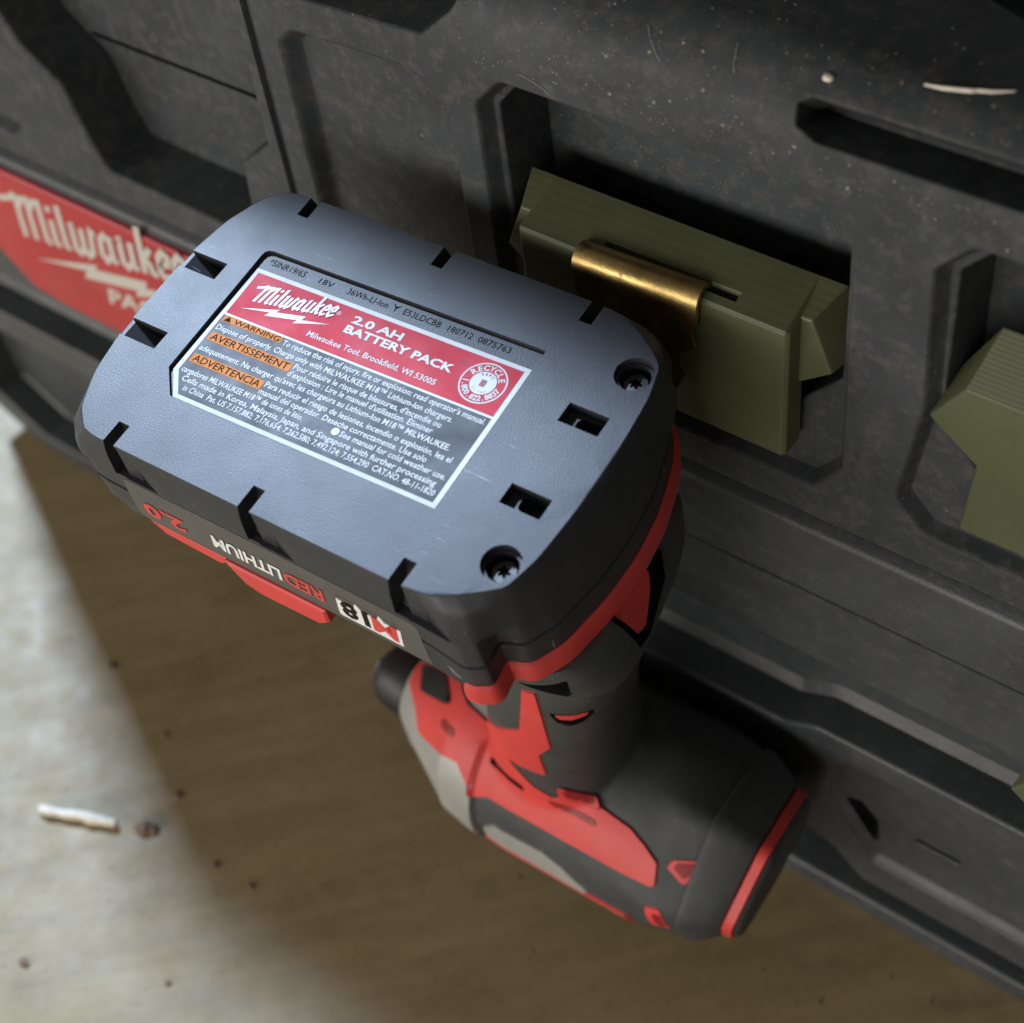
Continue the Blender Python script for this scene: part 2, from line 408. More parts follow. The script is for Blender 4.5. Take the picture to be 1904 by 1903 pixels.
# returns: underside lip, ends and back
def skirt(mb, pts, y1):
    mb.loft([[p for p in pts], [(p[0], y1, p[2]) for p in pts]], False, False, closed=False)
mb.loft([[lidmap(x, -55.5, 0) for x in range(-302, 315, 2)], [lidmap(x, -56.3, .6) for x in range(-302, 315, 2)], [(x, 30, -56.4) for x in range(-302, 315, 2)]], False, False, closed=False)
for xe in (-302, 314):
    prof_pts = [lidmap(xe, h, 0) for h in [-55.5] + list(range(-50, 71, 5)) + [290]]
    mb.add(prof_pts + [(xe, 246, -56)], [tuple(range(len(prof_pts) + 1))])
mb.add([(-302, 236, 60.4), (314, 236, 60.4), (314, 236, -56), (-302, 236, -56)], [(0, 1, 2, 3)])
lid = tb('lid_shell', mb, 'lid')
mb = MB(); rp_ = ccw([(-298, 52), (296, 52), (296, 228), (-298, 228)])
mb.loft([[(x, y, z) for x, y in fillet(rp_, 10, i)] for i, z in ((0, 60.2), (1, 100), (2, 194), (3.2, 197.5), (5, 199))], False, True)
tb('unseen_upper_section', mb, 'lid')  # unseen upper section, inferred; height set to block the door light
# seam line across the pocket back
mb = MB(); mb.box(-176, -78, 18.4, 19.3, -13.6, -12.9); tb('pocket_seam', mb, 'dark', smooth=False)

# lower body ------------------------------------------------------------------
BY = -1.6
def bodymap(x, h, d):
    # h from -57 (top) down; rounded shoulder at the top edge
    s = 0
    if h > -61: s = 4.2 * ((h + 61) / 4.0) ** 2
    return (x, BY + d + s + end_round(x), h)
recb = [
 dict(poly=[(-289, -121), (-62, -121), (-44, -108.5), (292, -108.5), (292, -141), (86, -141.5), (76, -147), (-289, -147)], r=[3, 6, 6, 3, 3, 8, 5, 3], prof=[(0, 0), (.3, .05), (.9, .4), (1.3, 1.2), (1.6, 11), (5, 13)]),
 dict(poly=[(-284, -158), (-66, -158), (-52, -181), (72, -181), (79, -193), (94, -198), (104, -208), (290, -208), (290, -221), (-262, -221), (-284, -206)], r=[3, 6, 6, 5, 4, 4, 4, 3, 3, 4, 4], prof=[(0, 0), (.4, .1), (1.0, .6), (1.4, 1.6), (1.8, 12), (3, 13)]),
 dict(poly=[(90.5, -172), (90, -155), (97, -149), (288, -149), (288, -196), (106, -196)], r=[5, 6, 6, 4, 4, 6], prof=prof(2.6, 1.4, 1), sub=[
     dict(poly=[(95.5, -179), (95, -172), (100, -170), (106, -176), (107, -189), (102, -188)], r=2, prof=prof(7, .4, .6)),
     dict(poly=[(117, -177), (117, -174), (131, -174), (131, -177)], r=1.2, prof=prof(3, .2, .4))]),
 # thin parting groove
 dict(poly=[(-290, -60.01 - 23.2), (-289, -60.0 - 22.2), (292, -82.2), (292, -83.2)], r=.3, prof=[(0, 0), (.12, .15), (.35, .7)]) if False else dict(poly=[(40, -83.3), (40, -82.2), (292, -82.2), (292, -83.3)], r=.3, prof=[(0, 0), (.12, .15), (.35, .8)]),
]
mb = MB()
outer = densify([(-302, -57), (-302, -196), (-292, -212), (-276, -222), (-258, -227.4), (314, -227.4), (314, -57)], 3)
gp = [(x, h) for h in (-58, -59, -60, -61) for x in range(-300, 314, 4)] + [(x, h) for h in range(-222, -60, 6) for x in list(range(-302, -284, 2)) + list(range(300, 315, 2))]
gp += [(x, h) for h in range(-220, -62, 9) for x in range(-282, 300, 9)]
sheet(mb, ccw(outer), recb, bodymap, gp)
ring = [bodymap(x, h, 0) for x, h in ccw(outer)]
mb.loft([ring, [(p[0], 242, p[2]) for p in ring]], False, True)
body = tb('body_shell', mb, 'box')
# badge -----------------------------------------------------------------------
badge_poly = [(-232, -63), (-231, -86), (-226, -104), (-215, -115.5), (-200, -117.5), (-64, -117.5), (-50, -104), (-46, -63)]
mb = MB()
bp = ccw(badge_poly)
rings = [[(x, BY - d, h) for x, h in fillet(bp, 3, ins)] for ins, d in ((-.2, 0.02), (-.2, 1.2), (.3, 1.75), (.9, 1.9))]
mb.loft(rings, True, True)
badge = tb('badge', mb, 'badge'); badge['label'] = 'red badge plate with off white script lettering'
bf = lambda x, y: (x, BY - 1.98 - .02 * lift[0], y)
mb = MB(); logo(mb, bf, -215, -91.5, 90, 10.5, .92)
bolt(mb, bf, [(-206, -99), (-178, -92.2), (-181, -96.4), (-154, -89.8), (-156, -93.0), (-122, -79.5), (-149, -86.6), (-147.5, -83.2), (-173, -89.6), (-171, -86.8)])
text(mb, 'PACKOUT', -172, -112, -103, 6.5, lambda x, y: bf(x, y + (x + 172) * .17), bold=.03, shear=.25)
tb('badge_lettering', mb, 'badge_white', badge if False else box, smooth=False)

# ================================================================== OLIVE MOUNTS
def mount_plate(mb, w, slot=None):
    """wing plate lying in x (centre 0), y from 0 (front) to 9 (back); w = half width at top"""
    o = [(-w, 3.0), (-w - 5.2, -8.3), (-w + 6, -17.2), (-w + 5.2, -38.5), (w - 5.2, -38.5), (w - 6, -17.2), (w + 5.2, -8.3), (w, 3.0)]
    ob = [(-w - .8, 8.3), (-w - 6.6, -5.5), (-w - 6.6, -13), (-w + 5, -24), (w - 5, -24), (w + 6.6, -13), (w + 6.6, -5.5), (w + .8, 8.3)]
    n = 8
    mb.loft([[(x, .45, z) for x, z in inset(ccw(o)[::1], .45)], [(x, 0 + .05, z) for x, z in inset(ccw(o), .45)]] and
            [[(x, 0, z) for x, z in inset(ccw(o), .5)], [(x, .5, z) for x, z in ccw(o)], [(x, 9.2, z) for x, z in ccw(ob)]], True, True)
def mount(name, loc, label, block=None):
    t = empty(name, loc)
    tag(t, label, 'mount', 'olive printed mounts clipped in the toolbox wall')
    return t
# the mount that carries the driver (plate front at world y=0)
HX = 40.5
h1 = mount('wall_mount', (HX, 0, -38), 'olive green printed hook mount carrying the metal belt clip of the driver')
mb = MB()
w = 37
o = ccw([(-w, 5.0), (-w - 5.2, -8.0), (-w + 6, -17.2), (w - 6, -17.2), (w + 5.2, -8.0), (w, 5.0)])
ob = ccw([(-w - 3.0, 8.6), (-w - 7.4, -7.2), (-w + 5, -17.3), (w - 5, -17.3), (w + 7.4, -7.2), (w + 3.0, 8.6)])
mb.loft([[(x, 0, z + 38) for x, z in inset(o, .35)], [(x, .35, z + 38) for x, z in o], [(x, 9.4, z + 38) for x, z in ob]], True, True)
mb.obj('wing_plate', 'olive', h1, angle=25)
mb = MB(); mb.box(-28, 28, 9.0, 20.6, 14, 30); mb.obj('anchor_block', 'olive', h1, angle=25)
# hook block with a slot behind its lip: profile in (y,z), pieces in x
mb = MB()
bl = [(-4.6, 4.2), (-5.2, 3.4), (-5.2, -33.0), (-4.4, -34.2), (2.5, -34.2), (2.5, -1), (9.3, -1), (9.3, 8.6)]
sl = [(-4.6, 4.2), (-5.2, 3.4), (-5.2, -33.0), (-4.4, -34.2), (2.5, -34.2), (2.5, -2.0), (-2.7, -2.0), (-2.7, 4.8)]
bk = [(.3, -2.4), (9.3, -2.4), (9.3, 8.6), (.3, 5.76)]
def seg(x0, x1, pr, c0=0, c1=0):
    P = ccw(pr)
    rs = []
    if c0: rs.append([(x0, y, z + 38) for y, z in inset(P, c0)])
    rs.append([(x0 + c0, y, z + 38) for y, z in P]); rs.append([(x1 - c1, y, z + 38) for y, z in P])
    if c1: rs.append([(x1, y, z + 38) for y, z in inset(P, c1)])
    mb.loft(rs, True, True)
seg(-34.5, 34.5, bl, c0=.9, c1=.9)
hb = mb.obj('hook_block', M['olive'], None, angle=22); hb.modifiers.clear()
sc_ = MB(); sc_.box(-13, 20.5, -2.7, -.5, 36, 60); so = sc_.obj('cutter', 'dark', None, smooth=False)
md = hb.modifiers.new('b', 'BOOLEAN'); md.object = so; md.operation = 'DIFFERENCE'; md.solver = 'EXACT'
md = hb.modifiers.new('bevel', 'BEVEL'); md.width = .5 * MM; md.segments = 3; md.limit_method = 'ANGLE'; md.angle_limit = math.radians(20)
dg = bpy.context.evaluated_depsgraph_get(); hm = bpy.data.meshes.new_from_object(hb.evaluated_get(dg)); hb.modifiers.clear(); hb.data = hm; hm.name = 'hook_block'
while len(hm.materials) > 1: hm.materials.pop()
for p in hm.polygons: p.use_smooth = True; p.material_index = 0
hm.set_sharp_from_angle(angle=math.radians(40)); weight(hb); hb.parent = h1
bpy.data.objects.remove(so)

def plain_mount(label, loc, w=37):
    t = mount('wall_mount', loc, label)
    o = ccw([(-w, 3.0), (-w - 7, -8.3), (-w + 4.4, -17.4), (-w + 3, -38.5), (w - 3, -38.5), (w - 4.4, -17.4), (w + 7, -8.3), (w, 3.0)])
    ob = ccw([(-w + 2, 13.0), (-w - 5, -1), (-w + 6, -11), (-w + 4.5, -38.5), (w - 4.5, -38.5), (w - 6, -11), (w + 5, -1), (w - 2, 13.0)])
    mb = MB(); mb.loft([[(x, 0, z + 38) for x, z in inset(o, .4)], [(x, .4, z + 38) for x, z in o], [(x, 9.4, z + 38) for x, z in ob]], True, True)
    mb.obj('wing_plate', 'olive', t, angle=22)
    mb = MB(); mb.box(-w + 10, w - 10, 9.2, 20.6, 14, 30); mb.obj('anchor_block', 'olive', t, angle=22)
    return t
plain_mount('olive green printed mount with an empty flat face beside the hook mount', (148.6, 0, -38))
t3 = plain_mount('olive green printed mount low on the toolbox body, under the flat faced mount', (184.5, -8, -142))

# ================================================================== IMPACT DRIVER
RB = ((0.99908825, -0.04268686, -0.00070089), (0.04222152, 0.99036265, -0.13190589), (0.00632479, 0.13175603, 0.99126200))
B0 = Vector((0, -57, 0))
drv = empty('impact_driver')
drv.matrix_world = Matrix(((*RB[0], B0.x * MM), (*RB[1], B0.y * MM), (*RB[2], B0.z * MM), (0, 0, 0, 1)))
tag(drv, 'red and black cordless impact driver hanging head down by its belt clip', 'impact driver')

# battery housing -------------------------------------------------------------
Tn = [(-56.2, 0), (-56.2, 12), (-54.2, 24), (-50.4, 33), (-45, 38.0), (0, 38.0), (40, 38.0), (48.5, 37.2), (53, 35.2), (56.6, 31.8), (59.3, 27.5), (61.5, 21), (63.2, 10), (63.7, 0)]
Mn = [(-58.2, 0), (-58.2, 13.5), (-57.6, 28), (-55.4, 36), (-50, 39.6), (0, 39.6), (41, 39.8), (50.5, 40.3), (55, 38.2), (57.4, 34.0), (61.0, 30.2), (63.9, 23), (66.2, 11), (66.7, 0)]
Sn = [(-58.2, 0), (-58.2, 13.5), (-57.4, 28), (-55, 36), (-50, 39.2), (0, 39.2), (42, 39.6), (52.4, 41.0), (56.4, 38.8), (55.4, 32.8), (60.4, 31.0), (64.0, 24), (66.2, 11), (66.6, 0)]
Ln = [(-54.5, 0), (-54.5, 13), (-54, 26), (-51.6, 34), (-47, 38.2), (0, 38.2), (42, 38.8), (52.2, 40.2), (56, 38.2), (55.2, 32.2), (60, 30.4), (63.6, 23.4), (65.8, 11), (66.2, 0)]
SnB = Sn[:6] + [(40, 39.4), (47.5, 39.0), (51.5, 36.6), (55.0, 33.2), (58.4, 29.8), (62.0, 23), (65.4, 11), (66.6, 0)]
LnB = Ln[:6] + [(40, 38.6), (47, 38.2), (51, 36.0), (54.4, 32.6), (57.8, 29.2), (61.4, 22.4), (64.8, 11), (66.2, 0)]
Rn = [(-57, 0), (-57, 12.5), (-55.6, 25.6), (-52.4, 34.6), (-46.6, 38.8), (0, 38.8)] + [(40, 38.9), (49.5, 38.4), (53.6, 36.4), (57.2, 32.8), (60.0, 28.4), (62.2, 21.6), (63.8, 10.4), (64.3, 0)]
Tn = Tn[:6] + [(39, 38.0), (46.5, 37.0), (50.5, 34.8), (54.5, 32.2), (58.6, 29.0), (60.6, 21), (61.4, 10), (61.4, 0)]
class Half(list): pass
def with_back(near, back): h = Half(near); h.back = list(back); return h
Tn = with_back(Tn, Tn); Rn = with_back(Rn, Rn); Mn = with_back(Mn, Mn); Sn = with_back(Sn, SnB); Ln = with_back(Ln, LnB)
def smooth_ring(half, w, ins=0.0, sub=6, shift=None):
    bk_ = half.back
    pts = [Vector(p) for p in bk_] + [Vector((p[0], -p[1])) for p in half[-2:0:-1]]
    n = len(pts); out = []
    for i in range(n):
        p0, p1, p2, p3 = (pts[(i + k) % n] for k in (-1, 0, 1, 2))
        for k in range(sub):
            t = k / sub
            q = .5 * ((2 * p1) + (p2 - p0) * t * .7 + (-(.7 * p0 + 1.3 * p1) * 1 + 0 * p0) * 0) if False else p1.lerp(p2, t)
            out.append((q.x, q.y))
    # corner-cut smoothing
    for _ in range(2):
        out = [tuple(Vector(out[i - 1]) * .2 + Vector(out[i]) * .6 + Vector(out[(i + 1) % len(out)]) * .2) for i in range(len(out))]
    if ins: out = inset(ccw(out), ins) if ccw(out) == out else [p for p in inset(out[::-1], ins)][::-1]
    return [(x, y, w) for x, y in out]
def lerp_half(a, b, t):
    f_ = lambda A, B: [(p[0] * (1 - t) + q[0] * t, p[1] * (1 - t) + q[1] * t) for p, q in zip(A, B)]
    return with_back(f_(a, b), f_(a.back, b.back))
mb = MB()
levels = [(Tn, 0, .0), (lerp_half(Tn, Rn, .14), -.16, 0), (lerp_half(Tn, Rn, .9), -2.3, 0), (Rn, -2.9, 0), (lerp_half(Rn, Mn, .35), -4.2, 0), (Mn, -9.4, 0), (Mn, -10.4, 0), (lerp_half(Mn, Sn, .4), -11.0, .55), (lerp_half(Mn, Sn, .8), -15, .3), (Sn, -17.7, .1), (Sn, -17.9, .7), (Sn, -18.7, .7), (Sn, -18.9, .05), (Sn, -26, 0), (lerp_half(Sn, Ln, .6), -31, 0), (Ln, -32.6, .35), (Ln, -33.4, .8)]
mb.loft([smooth_ring(h_, w_, i_) for h_, w_, i_ in levels], True, True)
bat = mb.obj('battery_pack', 'battery', drv, angle=28)
bat['label'] = 'black battery pack with a printed warning label on its flat face'
# cutters
cut = MB(); cut2 = MB(); cut3 = MB()
ROT = math.radians(1.3)
def lab(x, y): return (x * math.cos(ROT) - y * math.sin(ROT), x * math.sin(ROT) + y * math.cos(ROT))
rec_poly = fillet([(-39.4, -15.0), (-34.0, -21.3), (35.6, -21.3), (35.6, 21.8), (-39.2, 21.8)], [1, 1, .6, .6, 2.0], seg=3)
cut.prism(rec_poly, lambda p, t: (*lab(*p), t), -.9, 2)
for s in (-1, 1):
    for u in (-38, 0, 38.5):
        pr = [(32.3, 2), (32.5, -2.6), (37.2, -10.7), (46, -10.7), (46, 2)]
        cut.prism(ccw(pr), lambda p, t, s=s: (t, s * p[0], p[1]), u - 1.55, u + 1.55)
        pr = [(37.9, -.4), (38.4, -10.2), (46, -10.2), (46, -.4)]
        cut2.prism(ccw(pr), lambda p, t, s=s, u=u: (u + t, s * (p[0] + max(0, t - 6) * .25), p[1]), 1.5, 6.0)
        cut3.prism([(u + 5.95, 38.2), (u + 5.95, 46), (u + 13, 46), (u + 13, 40.2)], lambda p, t, s=s: (p[0], s * p[1], t), -10.25, -2.0 if True else 0)
    # end notches
    cut.prism(ccw([(-45.5, 2), (-45.5, -4.2), (-48.5, -4.2), (-55.5, -.9), (-60, -.9), (-60, 2)]), lambda p, t, s=s: (p[0], s * t, p[1]), 8.4, 13.4)
    # rectangular pockets and the slots inside
    cut.prism([(46.7, 8.4), (56.2, 8.4), (56.2, 13.4), (46.7, 13.4)], lambda p, t, s=s: (p[0], s * p[1], t), -2.4, 2)
    cut2.prism(fillet([(49.4, 8.9), (55.6, 8.9), (55.6, 12.3), (49.4, 12.3)], [1.6, .3, .3, 1.6], seg=4), lambda p, t, s=s: (p[0], s * p[1], t), -6, -2.3)
    # screw wells
    C32 = [(math.cos(2 * math.pi * k / 32), math.sin(2 * math.pi * k / 32)) for k in range(32)]
    cut.prism(C32, lambda p, t, s=s: (54.9 + 4.2 * p[0], s * 25.0 + 4.2 * p[1], t), -1.4, 2)
    cut2.prism(C32, lambda p, t, s=s: (54.9 + 3.4 * p[0], s * 25.0 + 3.4 * p[1], t), -7, -1.3)
bat.parent = None; bat.modifiers.clear()
for cc in (cut3, cut2, cut):
    co = cc.obj('cutter', 'dark', None, smooth=False)
    md = bat.modifiers.new('b', 'BOOLEAN'); md.object = co; md.operation = 'DIFFERENCE'; md.solver = 'EXACT'
    dg = bpy.context.evaluated_depsgraph_get()
    nm = bpy.data.meshes.new_from_object(bat.evaluated_get(dg)); bat.modifiers.clear()
    bm = bmesh.new(); bm.from_mesh(nm); bmesh.ops.remove_doubles(bm, verts=bm.verts, dist=2e-6); bmesh.ops.triangulate(bm, faces=bm.faces); bm.to_mesh(nm); bm.free()
    bat.data = nm; bpy.data.objects.remove(co)
nm.name = 'battery_pack'
for p in nm.polygons: p.use_smooth = True; p.material_index = 0
while len(nm.materials) > 1: nm.materials.pop()
nm.set_sharp_from_angle(angle=math.radians(24))
weight(bat); bat.parent = drv

# label ---------------------------------------------------------------------
def lf(w): return lambda x, y: (*lab(x, y), w + .006 * lift[0])
def flat(name, poly, w, material, thick=.0):
    v, t = fill(ccw(poly)); mb = MB(); mb.add([lf(w)(x, y) for x, y in v], t)
    return mb.obj(name, material, bat, smooth=False)
WP = [(-38.6, -14.7), (-33.7, -20.9), (35.1, -20.9), (35.1, 16.7), (-38.2, 16.7)]
mb = MB(); mb.prism(WP, lambda p, t: (*lab(*p), t), -.88, -.70); mb.obj('label_sheet', 'white', bat, smooth=False)
flat('label_red_band', [(-37.2, 3.1), (33.9, 3.1), (33.9, 15.6), (-37.2, 15.6)], -.66, 'lred')
flat('label_grey_field', [(-37.4, 2.5), (-37.4, -14.3), (-33.2, -19.8), (33.9, -19.8), (33.9, 2.5)], -.66, 'lgrey')
for x0, x1, y0, y1 in ((-36.7, -20.3, .75, 2.45), (-36.7, -13.8, -5.0, -2.6), (-36.7, -16.9, -11.5, -9.1)):
    flat('warning_box', [(x0, y0), (x1, y0), (x1, y1), (x0, y1)], -.62, 'orange')
mb = MB(); F_ = lf(-.58)
text(mb, 'WARNING', -33.6, -20.8, .98, 1.3, F_); bolt(mb, F_, [(-36.3, .95), (-34.4, .95), (-35.35, 2.35)])
text(mb, 'AVERTISSEMENT', -36.1, -14.4, -4.65, 1.75, F_)
text(mb, 'ADVERTENCIA', -36.1, -17.5, -11.15, 1.75, F_)
mb.obj('warning_lettering', 'lblack', bat, smooth=False)
mb = MB(); F_ = lf(-.60); cp = 1.42
for s, x0, x1, y in (
    ("To reduce the risk of injury, fire or explosion: read operator's manual.", -19.6, 33.3, .55),
    ('Dispose of properly. Charge only with MILWAUKEE M18\u2122 Lithium-Ion chargers.', -36.6, 26.7, -1.75),
    ("Pour r\u00e9duire le risque de blessures, d'incendie ou", -13.2, 25.2, -3.85),
    ("d'explosion : Lire le manuel d'utilisation. \u00c9liminer", -13.4, 24.3, -5.85),
    ("ad\u00e9quatement. Ne charger qu'avec les chargeurs au Lithium-Ion M18\u2122 MILWAUKEE.", -36.6, 30.0, -8.0),
    ('Para reducir el riesgo de lesiones, incendio o explosi\u00f3n, lea el', -16.3, 32.0, -10.35),
    ('manual del operador. Deseche correctamente. Use solo', -16.5, 27.2, -12.4),
    ('cargadores MILWAUKEE M18\u2122 de iones de litio.', -36.6, -3.2, -14.4),
    ('See manual for cold weather use.', 6.6, 33.2, -14.4),
    ('Cells made in Korea, Malaysia, Japan, and Singapore with further processing', -35.0, 32.2, -16.5),
    ('in China  Pat. US 7,157,882; 7,176,654; 7,262,580; 7,492,124; 7,554,290  CAT.NO. 48-11-1820', -33.0, 33.2, -18.6)):
    text(mb, s, x0, x1, y, cp, F_, bold=.012)
mb.add([F_(5.3 + .95 * math.cos(k * .5236), -13.7 + .95 * math.sin(k * .5236)) for k in range(12)], [tuple(range(12))])
text(mb, '2.0 AH', -8.6, 4.6, 12.0, 1.95, F_, bold=.035)
text(mb, 'BATTERY PACK', -8.8, 19.6, 9.15, 1.95, F_, bold=.035)
text(mb, 'Milwaukee Tool, Brookfield, WI 53005', -15.9, 18.0, 4.9, 1.45, F_, bold=.01)
# recycling seal
cx, cy = 27.4, 9.6
def ringp(r0, r1, n=48):
    v = [F_(cx + r * math.cos(2 * math.pi * k / n), cy + r * math.sin(2 * math.pi * k / n)) for r in (r0, r1) for k in range(n)]
    mb.add(v, [(k, (k + 1) % n, n + (k + 1) % n, n + k) for k in range(n)])
ringp(4.95, 5.3); ringp(0.0, 2.95)
text_arc(mb, 'RECYCLE', cx, cy, 3.25, 150, 30, 1.35, F_, bold=.03)
text_arc(mb, '1.800.822.8837', cx, cy, 4.55, 190, 350, 1.25, F_, bold=.03, flip=True)
mb.obj('label_lettering', 'white', bat, smooth=False)
mb = MB(); F_ = lf(-.55)
text_arc(mb, 'RBRC', cx, cy, 2.0, 122, 58, .62, F_); text_arc(mb, 'Li-Ion', cx, cy, 2.55, 232, 308, .55, F_, flip=True)
bolt(mb, F_, [(cx - .62, cy - .9), (cx + .62, cy - .9), (cx + .62, cy + .8), (cx - .62, cy + .8)])
mb.obj('seal_emblem', 'red_dark', bat, smooth=False)
mb = MB(); F_ = lf(-.60); logo(mb, F_, -35.4, 7.7, 21.8, 9.5, 1.02)
bolt(mb, F_, [(-34.8, 5.4), (-27.6, 7.0), (-28.3, 5.7), (-20.4, 7.6), (-20.9, 6.5), (-12.6, 9.6), (-19.4, 8.1), (-19.0, 9.3), (-26.2, 7.6), (-25.8, 8.5)])
text(mb, '\u00ae', -13.2, -12.0, 12.6, .9, F_)
mb.obj('brand_lettering', 'silver', bat, smooth=False)
mb = MB(); F_ = lf(-.86)
text(mb, '*5INR19/65', -36.8, -26.5, 18.6, 1.7, F_); text(mb, '18V', -22.5, -18.6, 18.6, 1.5, F_)
text(mb, '36Wh-LI-Ion', -14.6, -3.6, 18.6, 1.6, F_)
pen(mb, [(-1.6, 18.5), (-1.6, 20.0)], .25, F_); pen(mb, [(-2.5, 20.4), (-1.6, 19.4), (-.7, 20.4)], .25, F_)
text(mb, 'E53LDCBB', .6, 10.4, 18.6, 1.6, F_); text(mb, '180712', 12.3, 18.6, 18.6, 1.6, F_); text(mb, '0875763', 20.0, 28.2, 18.6, 1.6, F_)
mb.obj('code_lettering', 'lblack', bat, smooth=False)
# screws
for s in (-1, 1):
    mb = MB(); star = []
    for k in range(24):
        a = 2 * math.pi * k / 24; star.append((1.25 + .38 * math.cos(6 * a)) * 1.0)
    C = [(math.cos(2 * math.pi * k / 24), math.sin(2 * math.pi * k / 24)) for k in range(24)]
    P0 = (54.9, s * 25.0)
    R = lambda r, w: [(P0[0] + c[0] * (r if not isinstance(r, list) else r[i]), P0[1] + c[1] * (r if not isinstance(r, list) else r[i]), w) for i, c in enumerate(C)]
    mb.loft([R(2.9, -7.0), R(2.9, -3.9), R(2.5, -3.2), R(star, -3.1), R(star, -4.6)], True, True)
    mb.obj('screw', 'steel', bat, angle=30)
# side print (reads from the other side)
bbv = BVHTree.FromPolygons([v.co / MM for v in nm.vertices], [tuple(p.vertices) for p in nm.polygons])
def sf(d):
    def g(x, y):
        h = bbv.ray_cast(Vector((-x, -80, -y)), Vector((0, 1, 0)))
        return (-x, (h[0].y if h[0] is not None else -39) - d, -y)
    return g
def y_(y): return -y
mb = MB(); f = sf(.06)
pl = densify(fillet([(-41, 13.0), (40, 13.0), (42, 30.0), (-41, 30.0)], 2), 2)
v, t = fill(ccw(pl), (), [(x, y) for x in range(-40, 42, 3) for y in range(14, 31, 3)]); mb.add([f(x, y) for x, y in v], t); mb.obj('side_label', 'side_grey', bat, smooth=False)
mb = MB(); f = sf(.16)
pl = fillet([(-35.5, 17.6), (-18.6, 17.6), (-17.0, 27.2), (-34.0, 27.2)], .6)
pl = densify(pl, 1.5); v, t = fill(ccw(pl), (), [(x, y) for x in range(-35, -16, 2) for y in range(18, 28, 2)]); mb.add([f(x, y) for x, y in v], t); mb.obj('voltage_plate', 'white', bat, smooth=False)
f = sf(.24)
for s_, a_, b_, y0_, c_ in (('M', -34.2, -27.6, 19.4, 6.0), ('RED', -14.6, -3.6, 19.6, 5.0), ('2.0', 25, 37.5, 20.2, 5.2)):
    mb = MB(); text(mb, s_, a_, b_, y0_, c_, f, bold=.035, shear=.15); mb.obj('side_lettering', 'red', bat, smooth=False)
mb = MB(); text(mb, '18', -26.6, -19.2, 19.4, 6.0, f, bold=.04, shear=.12); mb.obj('side_lettering', 'lblack', bat, smooth=False)
mb = MB(); text(mb, 'LITHIUM', -3.0, 16.6, 19.6, 5.0, f, bold=.03, shear=.2); mb.obj('side_lettering', 'white', bat, smooth=False)
# red release button and strip below the near side
mb = MB()
bp_ = [(-19, -33), (-15.5, -40.5), (-11, -42.2), (6, -41.6), (9.5, -38.5), (10, -33)]
mb.loft([[(x, v_, z) for x, z in (inset(ccw(bp_), i) if i else ccw(bp_))] for v_, i in ((-34.5, 0), (-38.4, 0), (-38.9, .6))], True, True)
mb.obj('release_button', 'red', bat, angle=25)
mb = MB()
bp_ = [(-43, -32.5), (-39, -37), (-22, -38), (-17, -33)]
mb.loft([[(x, v_, z) for x, z in (inset(ccw(bp_), i) if i else ccw(bp_))] for v_, i in ((-33.5, 0), (-37.6, 0), (-38.0, .5))], True, True)
mb.obj('release_strip', 'red', bat, angle=25)

# red ring ---------------------------------------------------------------------
full = [(x, y) for x, y, _ in smooth_ring(Sn, 0)]
idx = [i for i, p in enumerate(full) if p[0] > 50.6]
# order: points from +v side through the rear to -v side
n_ = len(full); start = next(i for i in range(n_) if full[i][0] > 50.6 and full[i - 1][0] <= 50.6)
path = [full[(start + k) % n_] for k in range(len(idx))]
def offset_path(path, d):
    out = []
    for i in range(len(path)):
        a = Vector(path[max(0, i - 1)]); b = Vector(path[min(len(path) - 1, i + 1)]); t = (b - a).normalized()
        nrm = Vector((t.y, -t.x)); 
        if nrm.dot(Vector(path[i]) - Vector((20, 0))) < 0: nrm = -nrm
        q = Vector(path[i]) + nrm * d; out.append((q.x, q.y))
    return out
mb = MB()
rings = [[(x, y, w) for x, y in offset_path(path, d)] for d, w in ((-2.5, -25.6), (.1, -25.7), (.75, -26.2), (1.15, -27.6), (1.15, -31.6), (.7, -32.2), (-2.5, -32.4))]
mb.loft(rings, False, False, closed=False)
mb.obj('trim_ring', 'red', drv, angle=35)

# foot of the tool ---------------------------------------------------------------
def foot_ring(w, du, s, ins, ufront=-20):
    pts = []
    for x, y, _ in smooth_ring(Ln, 0):
        x2 = max(x, ufront)
        pts.append((x2 * 1.0 + (du if x > 30 else 0), y * s, w))
    q = inset([(p[0], p[1]) for p in pts] if ccw([(p[0], p[1]) for p in pts]) == [(p[0], p[1]) for p in pts] else [(p[0], p[1]) for p in pts], 0)
    return pts
def ell(cu, cv, a, b, w, n=len(full), p=2.4, phase=0):
    out = []
    for k in range(n):
        t = 2 * math.pi * k / n; c, s = math.cos(t), math.sin(t)
        out.append((cu + a * math.copysign(abs(c) ** (2 / p), c), cv + b * math.copysign(abs(s) ** (2 / p), s), w))
    return out
mb = MB()
NF = 64
def egg(u0, u1, b, w, p=2.6):   # superellipse between u0 and u1, half width b
    return [(u - (.16 * v * (u - 30) / 40 if u > 30 else 0), v * (.92 if v > 0 else 1), w_) for u, v, w_ in ell((u0 + u1) / 2, 0, (u1 - u0) / 2, b, w, NF, p)]
mb.loft([egg(-22, 65.4, 33.2, -32.2, 4.6), egg(-22, 67.8, 33.2, -34, 4.6), egg(-21, 70.0, 32.2, -38, 4.6), egg(-20, 70.7, 30.6, -42.5, 4.4), egg(-18, 70.2, 29.0, -45.8, 4.2), egg(-16, 69.2, 28.0, -46.8, 4.2), egg(-14, 67.6, 26.6, -47.0, 4.0), egg(2, 61.5, 20.5, -46.6, 3)], True, True)
foot = mb.obj('tool_foot', 'rubber', drv, angle=40)
fbvh = BVHTree.FromPolygons([Vector(v) for v in mb.v], mb.f)

